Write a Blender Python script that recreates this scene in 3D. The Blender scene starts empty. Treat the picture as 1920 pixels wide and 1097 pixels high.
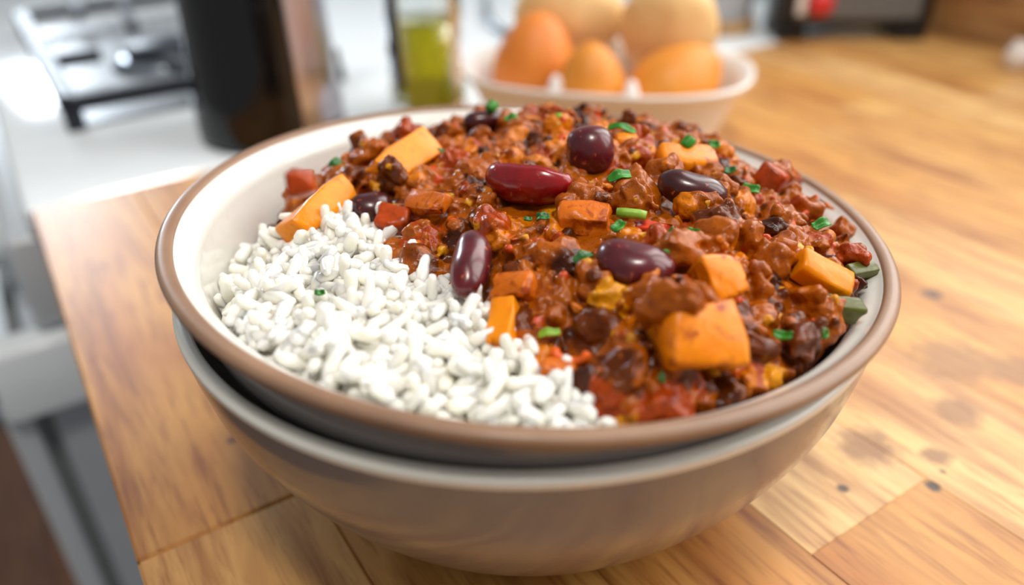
import bpy, bmesh, math, random
import numpy as np
from mathutils import Vector, Matrix
from mathutils.kdtree import KDTree

random.seed(7)
rng = np.random.default_rng(11)
scene = bpy.context.scene
C = scene.collection

# ------------------------------------------------------------------ camera
R0 = 0.08                      # rim radius of the bowls (m)
ZR = 0.072                     # height of the upper bowl's rim centre above the worktop
PITCH, ROLL, FPX = 0.543238, -0.027219, 1500.0
CAM = np.array([-0.00450835, -0.16743632, ZR + 0.07908498])
_f = np.array([0, math.cos(PITCH), -math.sin(PITCH)])
_r = np.array([1.0, 0, 0]); _u = np.cross(_r, _f)
CR = math.cos(ROLL) * _r + math.sin(ROLL) * _u
CU = -math.sin(ROLL) * _r + math.cos(ROLL) * _u
cam_d = bpy.data.cameras.new('camera'); cam = bpy.data.objects.new('camera', cam_d); C.objects.link(cam)
m = Matrix.Identity(4)
for i in range(3):
    m[i][0], m[i][1], m[i][2], m[i][3] = CR[i], CU[i], -_f[i], CAM[i]
cam.matrix_world = m
cam_d.sensor_width = 36; cam_d.lens = FPX / 1920 * 36; cam_d.clip_start = 0.005
cam_d.dof.use_dof = True; cam_d.dof.focus_distance = 0.163; cam_d.dof.aperture_fstop = 6.0
scene.camera = cam

# ------------------------------------------------------------------ light
scene.view_settings.view_transform = 'Standard'; scene.view_settings.look = 'None'
scene.view_settings.gamma = 1; scene.view_settings.use_curve_mapping = False
scene.view_settings.exposure = 0.0
w = bpy.data.worlds.new('world'); scene.world = w; w.use_nodes = True
w.node_tree.nodes['Background'].inputs[0].default_value = (0.95, 0.98, 1.0, 1)
w.node_tree.nodes['Background'].inputs[1].default_value = 0.30

def area(name, loc, target, sx, sy, power, col):
    d = bpy.data.lights.new(name, 'AREA'); d.shape = 'RECTANGLE'; d.size = sx; d.size_y = sy
    d.energy = power; d.color = col
    o = bpy.data.objects.new(name, d); C.objects.link(o); o.location = loc
    o.rotation_euler = (Vector(target) - Vector(loc)).to_track_quat('-Z', 'Y').to_euler()
    return o
# daylight through the three panes of the window in the back wall (run frame: corner, 32 degrees), a far window and a ceiling lamp
RX, RY = (0.848, 0.530), (-0.530, 0.848)
def run_pt(u, w_, z): return (-0.222 + u * RX[0] + w_ * RY[0], 0.166 + u * RX[1] + w_ * RY[1], z)
for nm, wc in (('window_right_front_offscreen', -0.90), ('window_right_middle_offscreen', -0.50), ('window_right_back_offscreen', -0.10)):
    area(nm, run_pt(0.71, wc, 0.62), run_pt(0.0, wc, 0.42), 0.30, 0.84, 4.7, (1.0, 0.98, 0.95))
area('window_far_offscreen', (-1.42, 2.11, 0.68), (-0.2, 0.25, 0), 0.30, 0.30, 17, (0.80, 0.90, 1.0))
area('ceiling_lamp_offscreen', (0.05, -0.42, 1.5), (0, 0.05, 0), 0.25, 0.25, 12, (1.0, 0.95, 0.88))

# ------------------------------------------------------------------ helpers
def lin(r, g, b):
    f = lambda c: (c / 255 / 12.92) if c / 255 <= 0.04045 else ((c / 255 + 0.055) / 1.055) ** 2.4
    return (f(r), f(g), f(b), 1.0)

class NT:
    def __init__(s, name):
        s.m = bpy.data.materials.new(name); s.m.use_nodes = True; s.t = s.m.node_tree
        s.p = s.t.nodes['Principled BSDF']
    def n(s, kind, **kw):
        nd = s.t.nodes.new(kind)
        for k, v in kw.items(): setattr(nd, k, v)
        return nd
    def l(s, a, b): s.t.links.new(a, b)
    def set(s, **kw):
        for k, v in kw.items(): s.p.inputs[k.replace('_', ' ')].default_value = v
        return s
    def noise(s, scale, detail=4, rough=0.55, vec=None, dist=0):
        nd = s.n('ShaderNodeTexNoise'); nd.inputs['Scale'].default_value = scale
        nd.inputs['Detail'].default_value = detail; nd.inputs['Roughness'].default_value = rough
        nd.inputs['Distortion'].default_value = dist
        if vec is not None: s.l(vec, nd.inputs['Vector'])
        return nd
    def coord(s, which='Object'):
        return s.n('ShaderNodeTexCoord').outputs[which]
    def ramp(s, fac, stops):
        nd = s.n('ShaderNodeValToRGB'); e = nd.color_ramp.elements
        while len(e) < len(stops): e.new(0.5)
        for q, (p, c) in zip(e, stops): q.position = p; q.color = c
        s.l(fac, nd.inputs['Fac']); return nd
    def mix(s, fac, a, b, mode='MIX'):
        nd = s.n('ShaderNodeMix', data_type='RGBA', blend_type=mode)
        for i, v in ((0, fac), (6, a), (7, b)):
            if isinstance(v, (float, int, tuple)): nd.inputs[i].default_value = v
            else: s.l(v, nd.inputs[i])
        return nd.outputs[2]
    def bump(s, h, strength=0.3, dist=0.001):
        nd = s.n('ShaderNodeBump'); nd.inputs['Strength'].default_value = strength
        nd.inputs['Distance'].default_value = dist
        s.l(h, nd.inputs['Height']); s.l(nd.outputs[0], s.p.inputs['Normal'])

def plain(name, col, rough=0.5, metal=0.0, var=0.08, scale=40, coat=0.0, bump=0.0):
    t = NT(name); t.set(Roughness=rough, Metallic=metal, Coat_Weight=coat, Coat_Roughness=0.08)
    nz = t.noise(scale, 4, vec=t.coord())
    d = tuple(c * (1 - var) for c in col[:3]) + (1,); u = tuple(min(1, c * (1 + var)) for c in col[:3]) + (1,)
    r = t.ramp(nz.outputs['Fac'], [(0.3, d), (0.7, u)])
    t.l(r.outputs[0], t.p.inputs['Base Color'])
    if bump: t.bump(nz.outputs['Fac'], bump, 0.0005)
    return t.m

def tag(o, label=None, cat=None, group=None, kind=None):
    for k, v in (('label', label), ('category', cat), ('group', group), ('kind', kind)):
        if v: o[k] = v
    return o

def link(name, me, mat, parent=None, smooth=True):
    o = bpy.data.objects.new(name, me); C.objects.link(o)
    if mat and len(me.materials) == 0: me.materials.append(mat)
    if smooth:
        me.polygons.foreach_set('use_smooth', [True] * len(me.polygons))
    if parent: o.parent = parent
    return o

def pydata(name, v, f, mat, parent=None, smooth=True):
    me = bpy.data.meshes.new(name)
    me.from_pydata([tuple(map(float, p)) for p in v], [], [tuple(map(int, q)) for q in f]); me.update()
    return link(name, me, mat, parent, smooth)

def empty(name, loc=(0, 0, 0), rz=0):
    o = bpy.data.objects.new(name, None); C.objects.link(o); o.location = loc; o.rotation_euler = (0, 0, rz)
    o.empty_display_size = 0.01
    return o

def bmobj(name, bm, mat, parent=None, smooth=False):
    me = bpy.data.meshes.new(name); bmesh.ops.recalc_face_normals(bm, faces=bm.faces); bm.to_mesh(me); bm.free()
    return link(name, me, mat, parent, smooth)

def box(bm, x0, x1, y0, y1, z0, z1, bev=0.0, seg=2):
    r = bmesh.ops.create_cube(bm, size=1)
    for v in r['verts']:
        v.co = Vector(((x0 + x1) / 2 + v.co.x * (x1 - x0), (y0 + y1) / 2 + v.co.y * (y1 - y0), (z0 + z1) / 2 + v.co.z * (z1 - z0)))
    if bev:
        es = list({e for v in r['verts'] for e in v.link_edges})
        bmesh.ops.bevel(bm, geom=es, offset=bev, segments=seg, profile=0.5, affect='EDGES')

def boxobj(name, x0, x1, y0, y1, z0, z1, mat, parent, bev=0.002, seg=2):
    bm = bmesh.new(); box(bm, x0, x1, y0, y1, z0, z1, bev, seg)
    o = bmobj(name, bm, mat, parent, False); shade_auto(o.data, 0.3); return o

def shade_auto(me, ang=0.6):
    me.polygons.foreach_set('use_smooth', [True] * len(me.polygons))
    try: me.set_sharp_from_angle(angle=ang)
    except Exception: pass

def spline(pts, n):
    """Catmull-Rom through 2-D points"""
    P = np.array(pts, float); P = np.vstack([2 * P[0] - P[1], P, 2 * P[-1] - P[-2]]); out = []
    for i in range(1, len(P) - 2):
        for t in np.linspace(0, 1, n, endpoint=False):
            a, b, c, d = P[i - 1:i + 3]
            out.append(0.5 * ((2 * b) + (c - a) * t + (2 * a - 5 * b + 4 * c - d) * t * t + (3 * b - a - 3 * c + d) * t ** 3))
    out.append(P[-2]); return np.array(out)

def lathe(prof, seg=96, sx=1.0, sy=1.0):
    """prof: (r, z) list; closes on the axis where r is ~0"""
    v, f, rings = [], [], []
    for r, z in prof:
        if r < 1e-6: rings.append([len(v)]); v.append((0, 0, z))
        else:
            rings.append(list(range(len(v), len(v) + seg)))
            for k in range(seg):
                a = 2 * math.pi * k / seg; v.append((r * sx * math.cos(a), r * sy * math.sin(a), z))
    for A, B in zip(rings, rings[1:]):
        for k in range(seg):
            k2 = (k + 1) % seg
            if len(A) == 1 and len(B) == 1: continue
            if len(A) == 1: f.append((A[0], B[k], B[k2]))
            elif len(B) == 1: f.append((A[k], B[0], A[k2]))
            else: f.append((A[k], B[k], B[k2], A[k2]))
    return v, f

def tube(pts, r, seg=8):
    P = [Vector(p) for p in pts]; v, f = [], []
    for i, p in enumerate(P):
        d = (P[min(i + 1, len(P) - 1)] - P[max(i - 1, 0)]).normalized()
        a = d.cross(Vector((0, 0, 1)));  a = a.normalized() if a.length > 1e-4 else Vector((1, 0, 0)); b = d.cross(a)
        for k in range(seg):
            t = 2 * math.pi * k / seg; q = p + (a * math.cos(t) + b * math.sin(t)) * r; v.append(q[:])
    for i in range(len(P) - 1):
        for k in range(seg):
            k2 = (k + 1) % seg; f.append((i * seg + k, i * seg + k2, (i + 1) * seg + k2, (i + 1) * seg + k))
    f.append(tuple(range(seg))[::-1]); f.append(tuple(range((len(P) - 1) * seg, len(P) * seg)))
    return v, f

def vnoise(P, seed=0):
    """vectorised 3-D value noise, about -1..1"""
    P = np.asarray(P, float) + 1000.0; I = np.floor(P).astype(np.int64); Fr = P - I
    W = Fr * Fr * Fr * (Fr * (Fr * 6 - 15) + 10); out = np.zeros(len(P))
    for dx in (0, 1):
        for dy in (0, 1):
            for dz in (0, 1):
                h = ((I[:, 0] + dx) * 73856093) ^ ((I[:, 1] + dy) * 19349663) ^ ((I[:, 2] + dz) * 83492791) ^ (seed * 2654435761)
                h = (h ^ (h >> 13)) * 1274126177; h = (h ^ (h >> 16)) & 0xFFFF
                wgt = (W[:, 0] if dx else 1 - W[:, 0]) * (W[:, 1] if dy else 1 - W[:, 1]) * (W[:, 2] if dz else 1 - W[:, 2])
                out += wgt * (h / 32767.5 - 1)
    return out

# ------------------------------------------------------------------ frame of the kitchen run
KX, KY, KA = -0.222, 0.166, math.radians(32)       # corner where worktop front meets the cooker
def run(name, z=0.0):
    return empty(name, (KX, KY, z), KA)            # local x = depth to the wall, local y = along the run

# ------------------------------------------------------------------ materials
def wood(name, cols, spots=None):
    t = NT(name); tone = t.n('ShaderNodeAttribute', attribute_type='OBJECT', attribute_name='tone')
    co = t.coord(); oi = t.n('ShaderNodeObjectInfo')
    off = t.n('ShaderNodeVectorMath', operation='MULTIPLY_ADD'); t.l(co, off.inputs[0]); off.inputs[1].default_value = (1, 1, 1)
    cmb = t.n('ShaderNodeCombineXYZ'); mu = t.n('ShaderNodeMath', operation='MULTIPLY'); mu.inputs[1].default_value = 37
    t.l(oi.outputs['Random'], mu.inputs[0]); t.l(mu.outputs[0], cmb.inputs[0]); t.l(mu.outputs[0], cmb.inputs[1]); t.l(cmb.outputs[0], off.inputs[2])
    mp = t.n('ShaderNodeMapping'); t.l(off.outputs[0], mp.inputs[0]); mp.inputs['Scale'].default_value = (1, 0.085, 1)
    g1 = t.noise(110, 5, 0.6, mp.outputs[0], 0.6); g2 = t.noise(420, 3, 0.6, mp.outputs[0], 0.2)
    mp2 = t.n('ShaderNodeMapping'); t.l(off.outputs[0], mp2.inputs[0]); mp2.inputs['Scale'].default_value = (1, 0.3, 1)
    g3 = t.noise(30, 3, 0.5, mp2.outputs[0], 0.8)
    base = t.ramp(tone.outputs['Fac'], [(i / (len(cols) - 1), c) for i, c in enumerate(cols)])
    a = t.ramp(g1.outputs['Fac'], [(0.3, lin(176, 138, 104)), (0.55, (1, 1, 1, 1)), (0.75, lin(255, 246, 226))])
    b = t.ramp(g2.outputs['Fac'], [(0.34, lin(170, 128, 92)), (0.5, (1, 1, 1, 1))])
    c = t.ramp(g3.outputs['Fac'], [(0.3, lin(206, 166, 130)), (0.6, (1, 1, 1, 1))])
    col = t.mix(0.85, base.outputs[0], a.outputs[0], 'MULTIPLY')
    col = t.mix(0.55, col, b.outputs[0], 'MULTIPLY'); col = t.mix(0.7, col, c.outputs[0], 'MULTIPLY')
    if spots:
        geo = t.n('ShaderNodeNewGeometry'); nz = t.noise(160, 3, 0.6, geo.outputs['Position'])
        for (x, y, r, sc, k) in spots:
            d = t.n('ShaderNodeVectorMath', operation='DISTANCE')
            mpp = t.n('ShaderNodeVectorMath', operation='ADD'); t.l(geo.outputs['Position'], mpp.inputs[0])
            sub = t.n('ShaderNodeVectorMath', operation='SCALE'); t.l(nz.outputs['Color'], sub.inputs[0]); sub.inputs['Scale'].default_value = r * 1.3
            t.l(sub.outputs[0], mpp.inputs[1]); t.l(mpp.outputs[0], d.inputs[0])
            d.inputs[1].default_value = (x + r * 0.65, y + r * 0.65, r * 0.65)
            mr = t.n('ShaderNodeMapRange'); mr.inputs[1].default_value = r * 0.6; mr.inputs[2].default_value = r * 1.25
            mr.inputs[3].default_value = k; mr.inputs[4].default_value = 0; t.l(d.outputs['Value'], mr.inputs[0])
            col = t.mix(mr.outputs[0], col, sc)
    t.l(col, t.p.inputs['Base Color']); t.set(Roughness=0.42, Specular_IOR_Level=0.45)
    t.bump(g2.outputs['Fac'], 0.12, 0.0004)
    return t.m

BLK = lin(40, 28, 22); BRN = lin(128, 84, 50)
M = {}
M['oak'] = wood('oak_stave', [lin(196, 136, 64), lin(212, 156, 82), lin(224, 176, 108), lin(234, 196, 138)],
    spots=[(0.102, -0.019, 0.0019, BLK, 0.95), (0.079, -0.019, 0.0015, BLK, 0.9), (0.107, -0.014, 0.001, BLK, 0.7), (0.145, 0.074, 0.0034, lin(70, 48, 40), 0.9),
           (0.091, -0.004, 0.008, BRN, 0.8), (0.122, 0.010, 0.007, BRN, 0.7), (0.133, 0.034, 0.012, BRN, 0.6), (-0.085, 0.006, 0.0016, lin(96, 56, 30), 0.8),
           (0.108, -0.008, 0.004, BRN, 0.8), (0.150, 0.028, 0.009, BRN, 0.6)])
M['floor'] = wood('floor_wood', [lin(96, 60, 30), lin(130, 86, 46)]); M['floor'].node_tree.nodes['Principled BSDF'].inputs['Roughness'].default_value = 0.75
M['upstand'] = wood('wall_wood', [lin(200, 160, 108), lin(214, 176, 124)])
M['enamel'] = plain('white_enamel', lin(240, 245, 248), 0.10, var=0.015)
M['enamel_grey'] = plain('grey_enamel', lin(176, 182, 188), 0.3, var=0.03)
M['drip'] = plain('drip_tray_steel', lin(160, 166, 172), 0.35, var=0.03)
M['panel'] = plain('cooker_panel', lin(196, 200, 204), 0.35, var=0.03)
M['groove'] = plain('door_seal', lin(120, 124, 124), 0.6, var=0.05)
M['iron'] = plain('pan_support_iron', lin(28, 33, 44), 0.45, var=0.15)
M['black_gloss'] = plain('black_gloss', lin(12, 11, 13), 0.08, var=0.1)
M['black'] = plain('black_plastic', lin(22, 22, 24), 0.35, var=0.1)
M['greyp'] = plain('grey_panel', lin(110, 112, 114), 0.4, var=0.05)
M['red'] = plain('red_knob', lin(220, 52, 52), 0.3, var=0.05)
M['white_ceramic'] = plain('white_ceramic', lin(238, 232, 226), 0.3, var=0.02, coat=0.2)
M['tray'] = plain('pulp_tray', lin(240, 236, 232), 0.8, var=0.03)
M['wall'] = plain('wall_paint', lin(205, 212, 216), 0.7, var=0.03)
M['mirror'] = plain('reflection_panel_metal', lin(206, 200, 210), 0.3, 1.0, var=0.03)  # only for the reflection panel added to the coffee pot
M['steel'] = plain('brushed_steel', lin(150, 158, 166), 0.3, 0.9, var=0.06)

# bowl glazes
def glaze(name, ca, cb, rough, coat):
    t = NT(name); co = t.coord(); n1 = t.noise(26, 4, 0.6, co); n2 = t.noise(240, 3, 0.6, co)
    r = t.ramp(n1.outputs['Fac'], [(0.3, ca), (0.7, cb)])
    s = t.ramp(n2.outputs['Fac'], [(0.30, lin(210, 200, 190)), (0.45, (1, 1, 1, 1))])
    t.l(t.mix(0.12, r.outputs[0], s.outputs[0], 'MULTIPLY'), t.p.inputs['Base Color'])
    t.set(Roughness=rough, Coat_Weight=coat, Coat_Roughness=0.05); t.bump(n1.outputs['Fac'], 0.04, 0.001)
    return t.m
M['taupe'] = glaze('taupe_glaze', lin(122, 115, 111), lin(132, 124, 119), 0.2, 0.3)
M['cream'] = glaze('cream_glaze', lin(220, 218, 210), lin(226, 224, 217), 0.18, 0.15)
M['clay'] = glaze('bare_clay_rim', lin(126, 94, 72), lin(158, 122, 94), 0.45, 0.1)
M['rim_cream'] = glaze('cream_rim', lin(224, 220, 208), lin(232, 228, 218), 0.25, 0.3)

# ------------------------------------------------------------------ setting
FZ = -0.90
fl = empty('floor', (KX, KY, FZ), KA); tag(fl, 'dark brown wooden floorboards below the worktop', kind='structure')
bm = bmesh.new(); box(bm, -1.6, 0.62, -1.6, 1.6, -0.04, -0.004); bmobj('subfloor', bm, M['floor'], fl)
for i in range(18):
    o = boxobj('floorboard', -1.6 + i * 0.12 + 0.001, -1.6 + (i + 1) * 0.12 - 0.001, -1.6, 1.6, -0.012, 0.0, M['floor'], fl, 0.002, 1)
    o['tone'] = random.random()
wl = run('wall_back'); tag(wl, 'pale painted wall with brown wooden upstand behind the worktop', kind='structure')
boxobj('wall_paint', 0.64, 0.74, -1.6, 1.6, FZ, 0.16, M['wall'], wl, 0)
boxobj('wall_paint', 0.64, 0.74, 0.10, 1.6, 0.16, 1.6, M['wall'], wl, 0); boxobj('wall_paint', 0.64, 0.74, -1.6, -1.10, 0.16, 1.6, M['wall'], wl, 0)
boxobj('wall_paint', 0.64, 0.74, -1.10, 0.10, 1.08, 1.6, M['wall'], wl, 0)
wi = run('window_1'); tag(wi, 'white framed three pane window in the back wall', kind='structure')
for a_ in (-1.10, -0.73, -0.33, 0.07): boxobj('mullion', 0.66, 0.70, a_, a_ + 0.03, 0.16, 1.08, M['enamel'], wi, 0.004)
boxobj('window_sill', 0.60, 0.70, -1.12, 0.12, 0.145, 0.165, M['enamel'], wi, 0.004); boxobj('window_head', 0.66, 0.70, -1.10, 0.10, 1.05, 1.08, M['enamel'], wi, 0.004)
o = boxobj('upstand', 0.605, 0.64, -1.25, -0.004, -0.04, 0.075, M['upstand'], wl, 0.003); o['tone'] = 0.4

# oak worktop, stave by stave
wt = run('oak_worktop'); tag(wt, 'oiled oak worktop of glued staves with dark knots under the bowls', 'worktop')
SW = 0.0445; U = 0.0; row = 0
while U < 0.60:
    u1 = min(U + SW, 0.602); cuts = [0.0]; y = -random.uniform(0.10, 0.34)
    if row == 3: cuts.append(-0.326); y = -0.70
    while y > -1.2: cuts.append(y); y -= random.uniform(0.24, 0.5)
    cuts.append(-1.25)
    for j in range(len(cuts) - 1):
        a, b = cuts[j + 1], cuts[j]; cx, cy = (U + u1) / 2, (a + b) / 2
        g = 0.00002; bm = bmesh.new(); dz = random.uniform(-0.00006, 0.00006)
        box(bm, U + g - cx, u1 - g - cx, a + g - cy, b - g - cy, -0.038, dz, 0.00015 if U > 0 else 0.0008, 1)
        o = bmobj('stave', bm, M['oak'], wt); o.location = (cx, cy, 0)
        tone = random.uniform(0.25, 0.85) + (U - 0.25) * 0.5
        if row == 3: tone = 0.9 if j == 0 else 0.2
        if row == 2: tone = 0.28
        if row == 4: tone = 0.75
        if row <= 1: tone = random.uniform(0.15, 0.6)
        o['tone'] = max(0.0, min(1.0, tone))
    U = u1 if u1 < 0.6 else 1; row += 1
bc = run('base_cabinet'); tag(bc, 'pale grey base cabinet carrying the oak worktop', 'cabinet')
boxobj('carcass', 0.03, 0.6, -1.2, -0.004, FZ + 0.1, -0.0385, M['enamel_grey'], bc, 0.002)
for k in range(2):
    d = boxobj('door', 0.012, 0.03, -0.598 - k * 0.6, -0.006 - k * 0.6, FZ + 0.12, -0.06, M['panel'], bc, 0.003)
    boxobj('knob', -0.008, 0.012, -0.55 - k * 0.6, -0.53 - k * 0.6, -0.16, -0.14, M['steel'], d, 0.004)
boxobj('plinth', 0.05, 0.6, -1.2, -0.004, FZ, FZ + 0.1, M['enamel_grey'], bc, 0.001)

# white cooker
ck = run('gas_cooker'); tag(ck, 'white enamelled gas cooker beside the end of the oak worktop', 'cooker')
boxobj('body', 0.02, 0.6, 0.003, 0.597, FZ + 0.08, -0.012, M['enamel'], ck, 0.003)
boxobj('hob_plate', -0.004, 0.6, 0.001, 0.6, -0.014, 0.0015, M['enamel'], ck, 0.005, 3)
boxobj('control_panel', -0.016, 0.02, 0.005, 0.595, -0.064, -0.014, M['panel'], ck, 0.005, 3)
for k in range(5):
    v, f = lathe([(0.0, 0.0), (0.016, 0.0), (0.017, 0.004), (0.014, 0.018), (0.0, 0.019)], 32)
    o = pydata('control_knob', v, f, M['enamel'], ck); o.location = (-0.016, 0.08 + 0.11 * k, -0.04); o.rotation_euler = (0, -math.pi / 2, 0)
dr = boxobj('oven_door', -0.024, 0.018, 0.008, 0.592, -0.75, -0.074, M['enamel_grey'], ck, 0.003)
boxobj('door_face', -0.044, -0.031, 0.004, 0.596, -0.75, -0.10, M['panel'], dr, 0.003)
boxobj('door_seal', -0.032, -0.023, 0.012, 0.588, -0.745, -0.085, M['groove'], dr, 0.001)
boxobj('end_bracket', -0.042, 0.004, -0.002, 0.02, -0.108, -0.066, M['enamel'], dr, 0.005, 3)
boxobj('oven_glass', -0.047, -0.043, 0.06, 0.54, -0.62, -0.2, M['black_gloss'], dr, 0.001)
v, f = tube([(-0.044, 0.05, -0.13), (-0.075, 0.06, -0.13), (-0.08, 0.09, -0.13), (-0.08, 0.51, -0.13), (-0.075, 0.54, -0.13), (-0.044, 0.55, -0.13)], 0.008, 12)
pydata('door_handle', v, f, M['steel'], dr)
boxobj('drip_tray', 0.036, 0.195, 0.106, 0.395, 0.0012, 0.0028, M['drip'], ck, 0.0007)
def burner(u, w_):
    b = empty('burner', (u, w_, 0.0)); b.parent = ck
    v, f = lathe([(0, 0.001), (0.035, 0.001), (0.036, 0.006), (0.028, 0.011), (0, 0.011)], 40); pydata('burner_ring', v, f, M['steel'], b)
    v, f = lathe([(0, 0.011), (0.026, 0.011), (0.027, 0.015), (0.024, 0.018), (0, 0.019)], 40); pydata('burner_cap', v, f, M['iron'], b)
burner(0.108, 0.215)
def bar(bm, p, q, wd=0.008, z0=0.012, z1=0.021):
    p, q = Vector(p), Vector(q); d = (q - p).normalized(); nn = Vector((-d.y, d.x)) * wd / 2
    vs = [bm.verts.new((c.x, c.y, z)) for z in (z0, z1) for c in (p - nn, p + nn, q + nn, q - nn)]
    for a in ((0, 1, 2, 3), (4, 7, 6, 5), (0, 4, 5, 1), (1, 5, 6, 2), (2, 6, 7, 3), (3, 7, 4, 0)): bm.faces.new([vs[i] for i in a])
def support(u0, u1, w0, w1, label):
    s = run('pan_support'); tag(s, label, 'pan support')
    def bobj(name, segs, **kw):
        bm = bmesh.new()
        for p, q in segs: bar(bm, p, q, **kw)
        bmesh.ops.bevel(bm, geom=bm.edges[:], offset=0.0012, segments=1, affect='EDGES')
        return bmobj(name, bm, M['iron'], s)
    bobj('frame_bar', [((u0, w0), (u0, w1))], wd=0.011); bobj('frame_bar', [((u1, w0), (u1, w1))], wd=0.011)
    bobj('frame_bar', [((u0, w0), (u1, w0))]); bobj('frame_bar', [((u0, w1), (u1, w1))])
    um, wm = (u0 + u1) / 2, (w0 + w1) / 2
    bobj('finger', [((u0, wm - 0.035), (um - 0.045, wm - 0.035))]); bobj('finger', [((u1, wm - 0.035), (um + 0.055, wm - 0.035))])
    bobj('finger', [((um, w0), (um - 0.012, wm - 0.085))]); bobj('finger', [((um, w1), (um - 0.012, wm + 0.035))])
    bobj('finger', [((um - 0.040, w1 - 0.03), (um - 0.034, w1))])
    for a in (u0, u1):
        for b in (w0, w1, wm):
            boxobj('foot', a - 0.005, a + 0.005, b - 0.005, b + 0.005, 0.0012, 0.0125, M['iron'], s, 0.001)
support(0.034, 0.190, 0.104, 0.385, 'black cast iron pan support on the white cooker beside the coffee pot')
v, f = tube([(0.40, 0.26, 0.0045), (0.375, 0.22, 0.0045), (0.352, 0.175, 0.0045), (0.342, 0.140, 0.0045), (0.350, 0.110, 0.0045), (0.375, 0.092, 0.0045)], 0.0032, 12)
o = pydata('wire_rod', v, f, M['steel']); o.location = (KX, KY, 0); o.rotation_euler = (0, 0, KA); tag(o, 'curved grey wire rod lying on the white cooker behind the egg dish', 'rod')

# ------------------------------------------------------------------ things behind the bowl
def ray(px, py):
    d = _f + (px - 960) / FPX * CR - (py - 548.5) / FPX * CU
    return CAM, d
def at_z(px, py, z):
    o, d = ray(px, py); return o + d * ((z - o[2]) / d[2])
def at_y(px, py, y):
    o, d = ray(px, py); return o + d * ((y - o[1]) / d[1])

cp = empty('coffee_pot', (-0.134, 0.262, 0.0015)); tag(cp, 'glossy black tapered coffee pot standing on the white cooker top', 'coffee pot')
prof = spline([(0.0, 0.0), (0.034, 0.0), (0.038, 0.002), (0.0395, 0.008), (0.038, 0.04), (0.035, 0.09), (0.033, 0.14), (0.034, 0.165)], 8)
v, f = lathe(prof, 64); pydata('body', v, f, M['black_gloss'], cp)
v, f = [], []  # curved metal panel added to the black pot to make its bright reflection strips
for i_, (r_, z_) in enumerate(((0.0392, 0.010), (0.0378, 0.042), (0.0355, 0.09), (0.0336, 0.14))):
    for k_ in range(25):
        a_ = math.radians(-51 + 50 * k_ / 24)
        for q_ in (0.0, 0.0009): v.append(((r_ + q_) * math.cos(a_), (r_ + q_) * math.sin(a_), z_))
for i_ in range(3):
    for k_ in range(24):
        b0 = (i_ * 25 + k_) * 2; b1 = b0 + 50; f.append((b0 + 1, b0 + 3, b1 + 3, b1 + 1))
for k_ in range(24): f.append((k_ * 2, k_ * 2 + 2, k_ * 2 + 3, k_ * 2 + 1)); f.append((150 + k_ * 2 + 1, 150 + k_ * 2 + 3, 150 + k_ * 2 + 2, 150 + k_ * 2))
for i_ in range(3):
    for k_ in (0, 24): b0 = (i_ * 25 + k_) * 2; f.append((b0, b0 + 1, b0 + 51, b0 + 50))
o = pydata('reflection_panel', v, f, M['mirror'], cp); o['label'] = 'polished steel side panel'
v, f = lathe(spline([(0.034, 0.165), (0.0345, 0.168), (0.030, 0.176), (0.012, 0.182), (0.007, 0.186), (0.009, 0.194), (0.0, 0.199)], 6), 48); pydata('lid', v, f, M['black_gloss'], cp)
v, f = tube([(-0.006, 0.030, 0.150), (-0.010, 0.055, 0.150), (-0.012, 0.066, 0.13), (-0.011, 0.064, 0.09), (-0.009, 0.050, 0.062), (-0.007, 0.034, 0.055)], 0.006, 12); pydata('handle', v, f, M['black'], cp)
v, f = tube([(0.028, 0.015, 0.12), (0.042, 0.022, 0.145), (0.052, 0.027, 0.168)], 0.008, 12); pydata('spout', v, f, M['black_gloss'], cp)

# oil bottle
t = NT('clear_glass'); t.set(Base_Color=(0.97, 0.99, 0.98, 1), Roughness=0.02, Transmission_Weight=1.0, IOR=1.45); M['glass'] = t.m
t = NT('olive_oil'); nz = t.noise(20, 2, vec=t.coord()); r = t.ramp(nz.outputs['Fac'], [(0.3, lin(196, 190, 6)), (0.7, lin(214, 206, 14))]); t.l(r.outputs[0], t.p.inputs['Base Color'])
t.set(Roughness=0.05, Transmission_Weight=0.35, IOR=1.40); M['oil'] = t.m
bt = empty('oil_bottle', (-0.0490, 0.288, 0.0015)); tag(bt, 'clear glass bottle part filled with yellow-green olive oil', 'bottle')
po = spline([(0.0, 0.0), (0.0195, 0.0), (0.0218, 0.003), (0.0218, 0.03), (0.0218, 0.075), (0.019, 0.087), (0.010, 0.10), (0.009, 0.125), (0.0105, 0.127), (0.0105, 0.131)], 5)
pi_ = spline([(0.008, 0.131), (0.0075, 0.10), (0.0182, 0.085), (0.0212, 0.075), (0.0212, 0.03), (0.0208, 0.006), (0.0, 0.004)], 5)
v, f = lathe(np.vstack([po, pi_]), 48); pydata('glass', v, f, M['glass'], bt)
v, f = lathe([(0, 0.0035), (0.0200, 0.005), (0.0214, 0.009), (0.0214, 0.052), (0.0, 0.052)], 48); o = pydata('oil', v, f, M['oil'], bt); o['label'] = 'yellow-green olive oil'
v, f = lathe([(0, 0.122), (0.0072, 0.122), (0.0072, 0.131), (0.011, 0.132), (0.011, 0.146), (0, 0.146)], 24); pydata('stopper', v, f, M['steel'], bt)

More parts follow.
